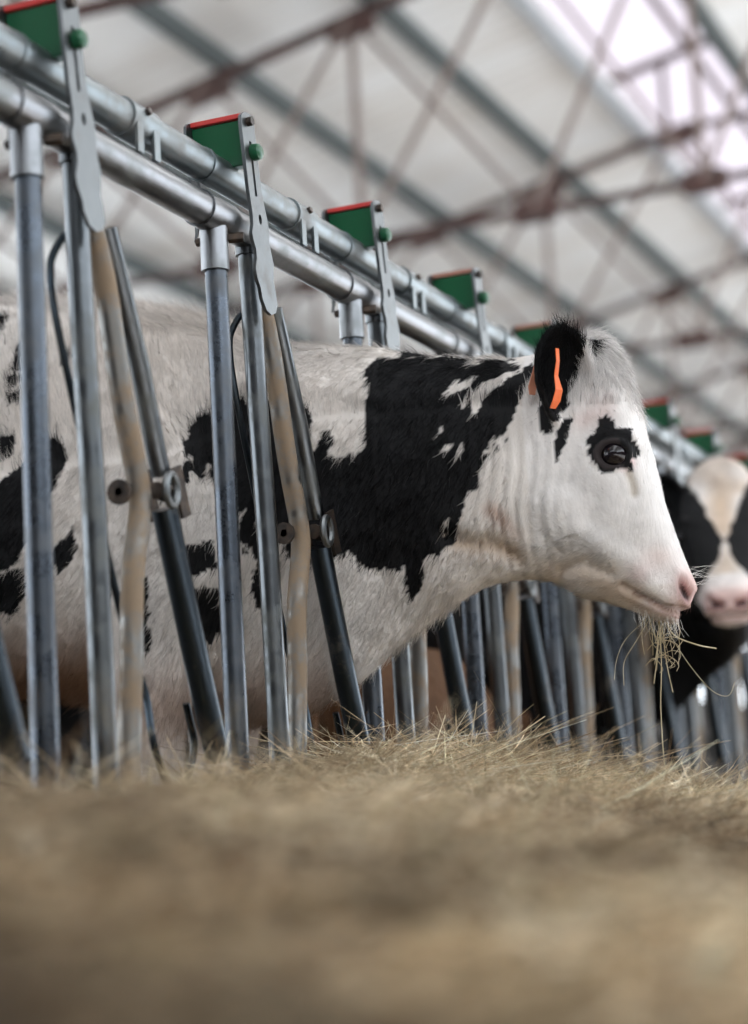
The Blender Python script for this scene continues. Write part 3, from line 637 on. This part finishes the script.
def make_fur(me, kind, count, bend, rng):
    n = len(me.vertices); co = np.empty(n*3); me.vertices.foreach_get('co', co); co = co.reshape(-1, 3)
    no = np.empty(n*3); me.vertex_normals.foreach_get('vector', no); no = no.reshape(-1, 3)
    me.calc_loop_triangles(); tr = np.empty(len(me.loop_triangles)*3, np.int32); me.loop_triangles.foreach_get('vertices', tr); tr = tr.reshape(-1, 3)
    a, b, c = co[tr[:, 0]], co[tr[:, 1]], co[tr[:, 2]]; ar = np.linalg.norm(np.cross(b-a, c-a), axis=1); m = (a+b+c)/3
    wgt = ar * np.where(m[:, 1] > .05, .25, 1) * np.where(m[:, 0] < -.85, .06, 1) * np.where(m[:, 2] < .42, .15, 1) * np.where(m[:, 0] > .30, 2.2, 1)
    wgt *= np.where((m[:, 0] > .25) & (m[:, 2] > 1.0), 1.8, 1)
    r2 = np.hypot((m[:, 0] - EYE[0]) / 1.15, m[:, 2] - EYE[1]); wgt *= np.where((r2 < .026) & (np.abs(m[:, 1]) > .04), 0, 1)
    wgt *= np.where((m[:, 0] > .535) & (m[:, 2] < .72), .12, 1)
    A = np.array(EAR_A) / np.linalg.norm(EAR_A)
    t = rng.choice(len(tr), size=count, p=wgt / wgt.sum()); u = rng.random((count, 2)); fl = u.sum(1) > 1; u[fl] = 1 - u[fl]
    P = a[t] + (b[t]-a[t]) * u[:, :1] + (c[t]-a[t]) * u[:, 1:]; N = unitv(no[tr[t, 0]] + no[tr[t, 1]] + no[tr[t, 2]])
    s, l, z = P[:, 0], P[:, 1], P[:, 2]
    flow = np.tile([-.55, 0., -.80], (count, 1)); back = (z > 1.13) & (s < .1); flow[back] = [-.95, 0, -.1]
    face = s > .36; flow[face] = [-.25, 0, .55]
    jaw = (s > .28) & (z < .80); flow[jaw] = [-.8, 0, -.35]
    tuft = (s > .40) & (z > .965 + .10 * rng.random(count)**1.5); flow[tuft] = [.25, 0, -.55]
    flow += .22 * np.c_[vnoise(P, 9, 41), vnoise(P, 9, 42), vnoise(P, 9, 43)]
    T = flow - N * (flow * N).sum(1, keepdims=True); T = unitv(T)
    lift = np.full(count, .38); ln = np.full(count, .020); wd = np.full(count, .0011)
    under = (N[:, 2] < -.55) & (s < .25) & (z > .45); ln[under] = .026; lift[under] = .8
    top = (N[:, 2] > .6) & (s < .42) & (z > 1.0); ln[top] = .024; lift[top] = .6
    wth = top & (s < -.1); ln[wth] = .040; lift[wth] = .8
    fc = s > .30; ln[fc] = .0085; lift[fc] = .28; wd[fc] = .0008
    ln[tuft] = .026; lift[tuft] = .50; wd[tuft] = .0010
    chin = (s > .42) & (N[:, 2] < -.3) & (z < .72); ln[chin] = .011; lift[chin] = .6
    ej = (N[:, 2] < -.4) & (s > .2) & (s <= .45) & (z < .8); ln[ej] = .014; lift[ej] = .6
    q = np.c_[s, -np.abs(l), z] - np.array(EAR_B); te = q @ A; isear = (te > .02) & (np.abs(l) > .075) & (z > .96)
    ln[isear] = .010; T[isear] = unitv((A * np.array([1, 1, 1]) - N * (N @ A)[:, None])[isear] + 1e-3); lift[isear] = .25
    earin = isear & ((N * np.array([1, 1, 1]) @ np.array([.8, -.5, -.25])) > .3); ln[earin] = .024; lift[earin] = .8
    ln *= rng.uniform(.6, 1.25, count); lift *= rng.uniform(.6, 1.4, count)
    D = unitv(T + N * lift[:, None] + rng.normal(size=(count, 3)) * .12)
    col, blk = coat_colors(P, kind); col = np.clip(col * rng.uniform(.72, 1.22, (count, 1)), 0, 1)
    v, f, k = hair_strands(P - N * .001, N, D, ln, wd, rng, .16)
    Nn = np.repeat(unitv(N + D * .25), k, 0); V, Nn = bend(v, Nn)
    return fast_mesh('coat', V, f, np.repeat(col, k, 0), normals=Nn)
def nod(f, pitch):
    def g(p, vec=None):
        t = np.clip((p[:, 0] - .12) / .22, 0, 1); a = pitch * t * t * (3 - 2*t); c_, s_ = np.cos(a), np.sin(a); x = p[:, 0] - .27; z = p[:, 2] - .92
        q = np.c_[.27 + x * c_ - z * s_, p[:, 1], .92 + x * s_ + z * c_]
        if vec is None: return f(q)
        return f(q, np.c_[vec[:, 0] * c_ - vec[:, 2] * s_, vec[:, 1], vec[:, 0] * s_ + vec[:, 2] * c_])
    return g
def make_cow(name, kind, voxel, psi, L, fur, loc, rotz=0, rng=None, base=None, pitch=0):
    root = empty(name, (0, 0, 0)); bend = bender(psi, L)
    if pitch: bend = nod(bend, pitch)
    if base is None: me, ls = cow_mesh(voxel)
    else: me, ls = base[0].copy(), base[1]
    n = len(me.vertices); co = np.empty(n*3); me.vertices.foreach_get('co', co); co = co.reshape(-1, 3)
    col, _ = coat_colors(co, kind); set_colors(me, col)
    fm = make_fur(me, kind, fur, bend, rng or RNG) if fur else None
    me.vertices.foreach_set('co', bend(co).ravel()); me.update(); me.materials.clear(); me.materials.append(SKINM)
    me.polygons.foreach_set('use_smooth', np.ones(len(me.polygons), bool)); me.name = 'body'
    b = bpy.data.objects.new('body', me); COL.objects.link(b); b.parent = root
    if fm is not None:
        fm.materials.append(HAIRM); f = bpy.data.objects.new('coat_hair', fm); COL.objects.link(f); f.parent = b; f['kind'] = 'stuff'
    for sd in (-1, 1):
        c = bend(np.array([[EYE[0] + .002, sd * (ls - .0155), EYE[1]]]))[0]
        e = MB(); rings = 14; vs = []; fs = []
        for i in range(1, rings):
            for j in range(24):
                th = math.pi * i / rings; ph = 2 * math.pi * j / 24; vs.append((c[0] + .0205*math.sin(th)*math.cos(ph), c[1] + .0205*math.sin(th)*math.sin(ph), c[2] + .0195*math.cos(th)))
        fs = [(i*24+j, (i+1)*24+j, (i+1)*24+(j+1) % 24, i*24+(j+1) % 24) for i in range(rings-2) for j in range(24)]
        fs += [tuple(range(24)), tuple((rings-2)*24+j for j in range(23, -1, -1))]
        e.add(vs, fs); eo = e.obj('eye', EYEM, root); eo['label'] = 'glossy dark eye'
    root.location = loc; root.rotation_euler = (0, 0, rotz)
    return root, (me, ls), bend
_me, _ls = cow_mesh(.005)
BASE = (_me, _ls)
calf, _, bend1 = make_cow('calf', 'hero', .005, math.radians(8), .25, HERO_FUR, (-.013, 2.95, -.004), 0, None, BASE)
calf.scale = (1.01,) * 3
tag(calf, 'black and white calf in profile, head through the near fence, hay hanging from its mouth', 'calf')
def at_head(s, l, z): return Vector(bend1(np.array([[s, l, z]]))[0])
# ear tags of the nearest calf: a front blade inside the ear and the paler back piece behind it
def tag_blade(pts, wdir, wd, th, name, m, lab):
    mb = MB(); P = [at_head(*p) for p in pts]
    for i in range(len(P)-1):
        pass
    W = Vector(wdir).normalized(); vs = []; n = len(P)
    for i, p in enumerate(P):
        d = (P[min(i+1, n-1)] - P[max(i-1, 0)]).normalized(); nn = d.cross(W).normalized(); w_ = wd[i]
        vs += [p - W*w_ - nn*th, p + W*w_ - nn*th, p + W*w_ + nn*th, p - W*w_ + nn*th]
    fs = [(4*i+a, 4*i+(a+1) % 4, 4*i+4+(a+1) % 4, 4*i+4+a) for i in range(n-1) for a in range(4)] + [(3, 2, 1, 0), (4*n-4, 4*n-3, 4*n-2, 4*n-1)]
    o = mb.add(vs, fs).obj(name, m, calf, smooth=False, bevel=.0008); o['label'] = lab
TAGM2 = mat('faded_peach_tag', (.62, .26, .16), .5)
tag_blade([(.400, -.150, 1.056), (.400, -.152, 1.036), (.396, -.153, 1.014), (.399, -.154, .992), (.394, -.154, .976), (.387, -.153, .965)], (.10, 1, .1), [.006, .006, .007, .013, .014, .010], .0008, 'ear_tag', ORANGE, 'orange tag blade hanging inside the ear')
tag_blade([(.360, -.10, 1.050), (.355, -.10, 1.032), (.350, -.10, 1.012), (.349, -.10, 1.000)], (.4, .9, 0), [.004, .006, .009, .006], .001, 'ear_tag_back', TAGM2, 'faded peach back of the ear tag')
# whiskers and beard
rng = np.random.default_rng(5); wv = MB()
for i in range(70):
    t = rng.random(); s0 = .47 + .07 * t; p0 = Vector((s0, rng.uniform(-.035, .02), .672 - .026 * t)); d = Vector((rng.uniform(-.2, .35), rng.uniform(-.4, .3), -1)).normalized() * rng.uniform(.018, .045)
    q = [p0, p0 + d * .5, p0 + d + Vector((rng.uniform(-.01, .006), 0, .004))]; wv.tube([at_head(*x) for x in q], [.00022, .00018, .0001], 3, False)
for i in range(16):
    p0 = Vector((.561, rng.uniform(-.03, .01), .715 + rng.uniform(-.022, .02))); d = Vector((1, rng.uniform(-.6, .2), rng.uniform(-.5, .7))).normalized() * rng.uniform(.02, .04)
    q = [p0 - d * .1, p0 + d * .5, p0 + d + Vector((0, 0, rng.uniform(-.008, .008)))]; wv.tube([at_head(*x) for x in q], [.00022, .00018, .0001], 3, False)
wo = wv.obj('whiskers', mat('whisker', (.8, .78, .74), .4), calf); wo['kind'] = 'stuff'
# herd mates
c2, _, _ = make_cow('calf', 'blaze', .005, math.radians(-78), .30, 26000, (.0, 4.92, -.02), 0, None, BASE, math.radians(20)); c2.scale = (1.04,) * 3
tag(c2, 'black calf with a white blaze and pink nose facing the camera, far right', 'calf')
c3, _, _ = make_cow('calf', 'dark', .005, math.radians(20), .30, 0, (-.78, 4.15, .02), math.radians(4), None, BASE)
tag(c3, 'mostly black calf standing behind the bars under the nearest calf\'s neck', 'calf')
c4, _, _ = make_cow('calf', 'dark', .005, math.radians(-15), .30, 0, (-.78, 5.6, 0), math.radians(-8), None, BASE)
tag(c4, 'dark calf behind the fence, seen between bars below the nose of the nearest calf', 'calf')


c5, _, _ = make_cow('calf', 'brown', .005, math.radians(25), .30, 0, (-.29, 4.40, 0), math.radians(90), None, BASE); c5.scale = (.56,) * 3
tag(c5, 'small brown calf low behind the bars, below the nearest calf\'s throat', 'calf')

# ------------------------------------------------------------------ hay
def sstep(a, b, x): t = np.clip((x - a) / (b - a), 0, 1); return t * t * (3 - 2 * t)
def hay_h(x, y):
    x = np.asarray(x, float); y = np.asarray(y, float)
    base = np.interp(x, [-.6, -.28, -.12, .0, .15, .30, .60, .90, 1.3, 1.8, 2.3], [.0, .08, .28, .392, .406, .396, .370, .318, .25, .12, .0])
    p = np.c_[x.ravel(), y.ravel(), np.zeros(x.size)]
    n = vnoise(p, 2.3, 61).reshape(x.shape) * .020 + vnoise(p, 6, 62).reshape(x.shape) * .012
    clump = .052 * np.exp(-((x - .10) / .22)**2 - ((y - 3.05) / .38)**2) + .03 * np.exp(-((x - .2) / .2)**2 - ((y - 4.6) / .5)**2)
    near = -.032 * sstep(.18, .38, x) * sstep(2.0, 2.8, y) -.022 * sstep(2.7, 1.9, y) -.026 * sstep(1.5, .5, y) * sstep(.2, .6, x)
    return base + (n + clump) * sstep(-.3, 0, x) + near - .105 * sstep(3.3, 4.8, y) + .010 * vnoise(p, 11, 64).reshape(x.shape) * sstep(-.2, 0, x) 
X, Y = np.meshgrid(np.linspace(-.6, 2.3, 110), np.concatenate([np.linspace(.1, 6, 240), np.linspace(6.1, 16.4, 140)]))
Z = hay_h(X, Y); q3 = np.c_[X.ravel(), Y.ravel(), np.zeros(X.size)]
Zb = Z.ravel() - .022 + .010 * vnoise(q3, 16, 71) + .008 * vnoise(q3, 40, 72)
V = np.c_[X.ravel(), Y.ravel(), np.maximum(Zb, .002)]; nx = X.shape[1]; ny = X.shape[0]
I = (np.arange(ny-1)[:, None] * nx + np.arange(nx-1)[None]).ravel(); Q = np.c_[I, I+1, I+nx+1, I+nx]
STRAW = np.array([[.58, .47, .33], [.66, .57, .42], [.50, .41, .28], [.42, .38, .26], [.30, .21, .135], [.84, .78, .64], [.60, .54, .42]])
def straw_col(n, rng, p): return STRAW[rng.choice(len(STRAW), n, p=p)] * rng.uniform(.55, 1.3, (n, 1))
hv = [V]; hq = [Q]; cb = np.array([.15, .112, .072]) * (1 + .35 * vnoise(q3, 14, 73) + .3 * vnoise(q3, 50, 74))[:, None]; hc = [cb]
off = len(V)
def strands(P, D, ln, wd, rng, K=6, curl=.5, sag=.25):
    """bent flattened straws as three-sided tubes"""
    n = len(P); t = np.linspace(-.5, .5, K); B = rng.normal(size=(n, 3)) * curl * np.array([1, 1, .40]); B2 = rng.normal(size=(n, 3)) * curl * np.array([.8, .8, .35])
    C_ = np.empty((n, K, 3))
    for i in range(K): C_[:, i] = P + (D * t[i] + B * (t[i]**2 - .08) + B2 * (t[i]**3 * 3)) * ln[:, None]
    up_ = np.tile([0, 0, 1.], (n, 1)) + rng.normal(size=(n, 3)) * .6; S1 = unitv(np.cross(D, up_)); S2 = unitv(np.cross(D, S1))
    vs = np.empty((n, K, 3, 3))
    for i in range(K):
        w_ = (wd * (1 if 0 < i < K-1 else .5))[:, None]
        for j in range(3):
            a = 2 * math.pi * j / 3; vs[:, i, j] = C_[:, i] + S1 * w_ * math.cos(a) + S2 * w_ * .55 * math.sin(a)
    idx = (np.arange(n) * K * 3)[:, None]; q = []
    for i in range(K-1):
        for j in range(3): q.append(idx + np.array([3*i+j, 3*i+(j+1) % 3, 3*i+3+(j+1) % 3, 3*i+3+j])[None])
    return vs.reshape(-1, 3), np.stack(q, 1).reshape(-1, 4), K * 3
def scatter(n, x0, x1, y0, y1, lo, hi, wlo, whi, pitch, zlo, zhi, prob, curl=.45):
    global off
    rng = RNG; x = rng.uniform(x0, x1, n); y = rng.uniform(y0, y1, n); z = hay_h(x, y) + rng.uniform(zlo, zhi, n) + .013 * vnoise(np.c_[x, y, x * 0], 16, 71)
    az = rng.uniform(0, 2*math.pi, n); pt = rng.normal(0, pitch, n); D = np.c_[np.cos(az)*np.cos(pt), np.sin(az)*np.cos(pt), np.sin(pt)]
    v, q, k = strands(np.c_[x, y, z], D, rng.uniform(lo, hi, n), rng.uniform(wlo, whi, n), rng, curl=curl)
    hv.append(v); hq.append(q + off); off += len(v); 
    pp = np.c_[x, y, np.zeros(n)]; dk = np.clip(.80 + .55 * vnoise(pp, 3.2, 81) + .25 * vnoise(pp, 9, 82), .35, 1.15)[:, None]
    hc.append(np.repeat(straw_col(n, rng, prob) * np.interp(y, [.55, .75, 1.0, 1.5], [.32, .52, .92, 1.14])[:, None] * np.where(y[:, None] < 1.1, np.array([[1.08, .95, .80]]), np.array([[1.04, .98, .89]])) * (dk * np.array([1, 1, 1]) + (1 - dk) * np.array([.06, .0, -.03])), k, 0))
PR = [.2, .22, .16, .12, .12, .10, .08]
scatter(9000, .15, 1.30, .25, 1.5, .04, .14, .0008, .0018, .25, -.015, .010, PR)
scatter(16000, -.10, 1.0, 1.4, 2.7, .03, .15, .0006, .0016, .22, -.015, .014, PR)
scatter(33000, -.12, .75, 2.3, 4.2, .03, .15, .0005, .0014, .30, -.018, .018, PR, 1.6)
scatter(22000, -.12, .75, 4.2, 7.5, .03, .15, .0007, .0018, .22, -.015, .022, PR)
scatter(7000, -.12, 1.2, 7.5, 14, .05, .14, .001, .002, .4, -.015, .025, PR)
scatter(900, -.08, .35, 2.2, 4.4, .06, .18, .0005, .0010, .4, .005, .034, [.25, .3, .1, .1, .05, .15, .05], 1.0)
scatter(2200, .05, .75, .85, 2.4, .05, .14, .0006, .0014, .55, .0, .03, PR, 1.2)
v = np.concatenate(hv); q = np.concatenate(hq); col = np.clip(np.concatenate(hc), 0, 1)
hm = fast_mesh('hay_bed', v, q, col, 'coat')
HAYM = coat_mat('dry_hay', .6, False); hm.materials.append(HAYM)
ho = bpy.data.objects.new('hay_bed', hm); COL.objects.link(ho)
tag(ho, 'long bank of dry tangled hay heaped along the foot of the feed fence', 'hay', kind='stuff')
# the wisp of hay hanging from the calf's mouth
rngw = np.random.default_rng(3); wv = MB()
def wd_(p): return Vector(calf.matrix_world @ p) if False else Vector(p) * 1.01 + Vector((-.013, 2.95, -.004))
M0 = wd_(at_head(.500, -.012, .654))
def straw(pts, r): wv.tube(smooth_path([M0 + Vector(p) for p in pts], 4), r, 5)
rt = Vector((.92, .38, 0))
def sc(a, b, c=0.): return rt * a + Vector((0, 0, b)) + Vector((-.38, .92, 0)) * c
for i in range(17):
    a0 = rngw.uniform(-.02, .022); L_ = rngw.uniform(.02, .085); dx = rngw.uniform(-.02, .028)
    straw([sc(a0, .008, rngw.uniform(-.01, .01)), sc(a0 + dx*.4 + rngw.uniform(-.008, .008), -L_*.5, rngw.uniform(-.01, .01)), sc(a0*.6 + dx, -L_, rngw.uniform(-.012, .012))], rngw.uniform(.0003, .0007))
for i in range(11):
    a0 = rngw.uniform(-.01, .03); z0 = rngw.uniform(-.075, -.03); r_ = rngw.uniform(.008, .02)
    straw([sc(a0 - r_, z0), sc(a0, z0 + rngw.uniform(.003, .012), -.008), sc(a0 + r_, z0 + rngw.uniform(-.01, .008)), sc(a0 + r_*.6, z0 - .012)], rngw.uniform(.0003, .0006))
straw([sc(.012, .0), sc(.025, -.028), sc(.060, -.045), sc(.088, -.052)], .0011)
straw([sc(.004, .002), sc(.002, -.07), sc(-.004, -.13), sc(-.006, -.20), sc(-.004, -.24)], .0009)
straw([sc(.02, -.03), sc(.045, -.075), sc(.075, -.115), sc(.10, -.125), sc(.112, -.105)], .0005)
straw([sc(-.01, .0), sc(-.035, -.035), sc(-.055, -.065), sc(-.058, -.10)], .0005)
straw([sc(-.015, .0), sc(-.05, -.03), sc(-.066, -.06), sc(-.072, -.09)], .0004)
straw([sc(.0, -.02), sc(-.004, -.06), sc(-.012, -.10)], .0009); straw([sc(.008, -.02), sc(.010, -.07), sc(.016, -.115)], .0008)
for v_ in [(.0, -.24), (-.03, -.25), (-.055, -.275), (.03, -.265)]: pass
straw([sc(-.006, -.235), sc(.01, -.25), (sc(.035, -.275)), sc(.06, -.29)], .0012); straw([sc(-.004, -.24), sc(-.025, -.245), sc(-.045, -.27), sc(-.06, -.29)], .0012)
WISP = mat('straw_wisp', (.36, .29, .17), .6, 0, (40, (.55, .48, .34), .4, .7))
wo = wv.obj('hay_wisp', WISP); tag(wo, 'small wisp of hay stems dangling from the nearest calf\'s mouth', 'hay', kind='stuff')
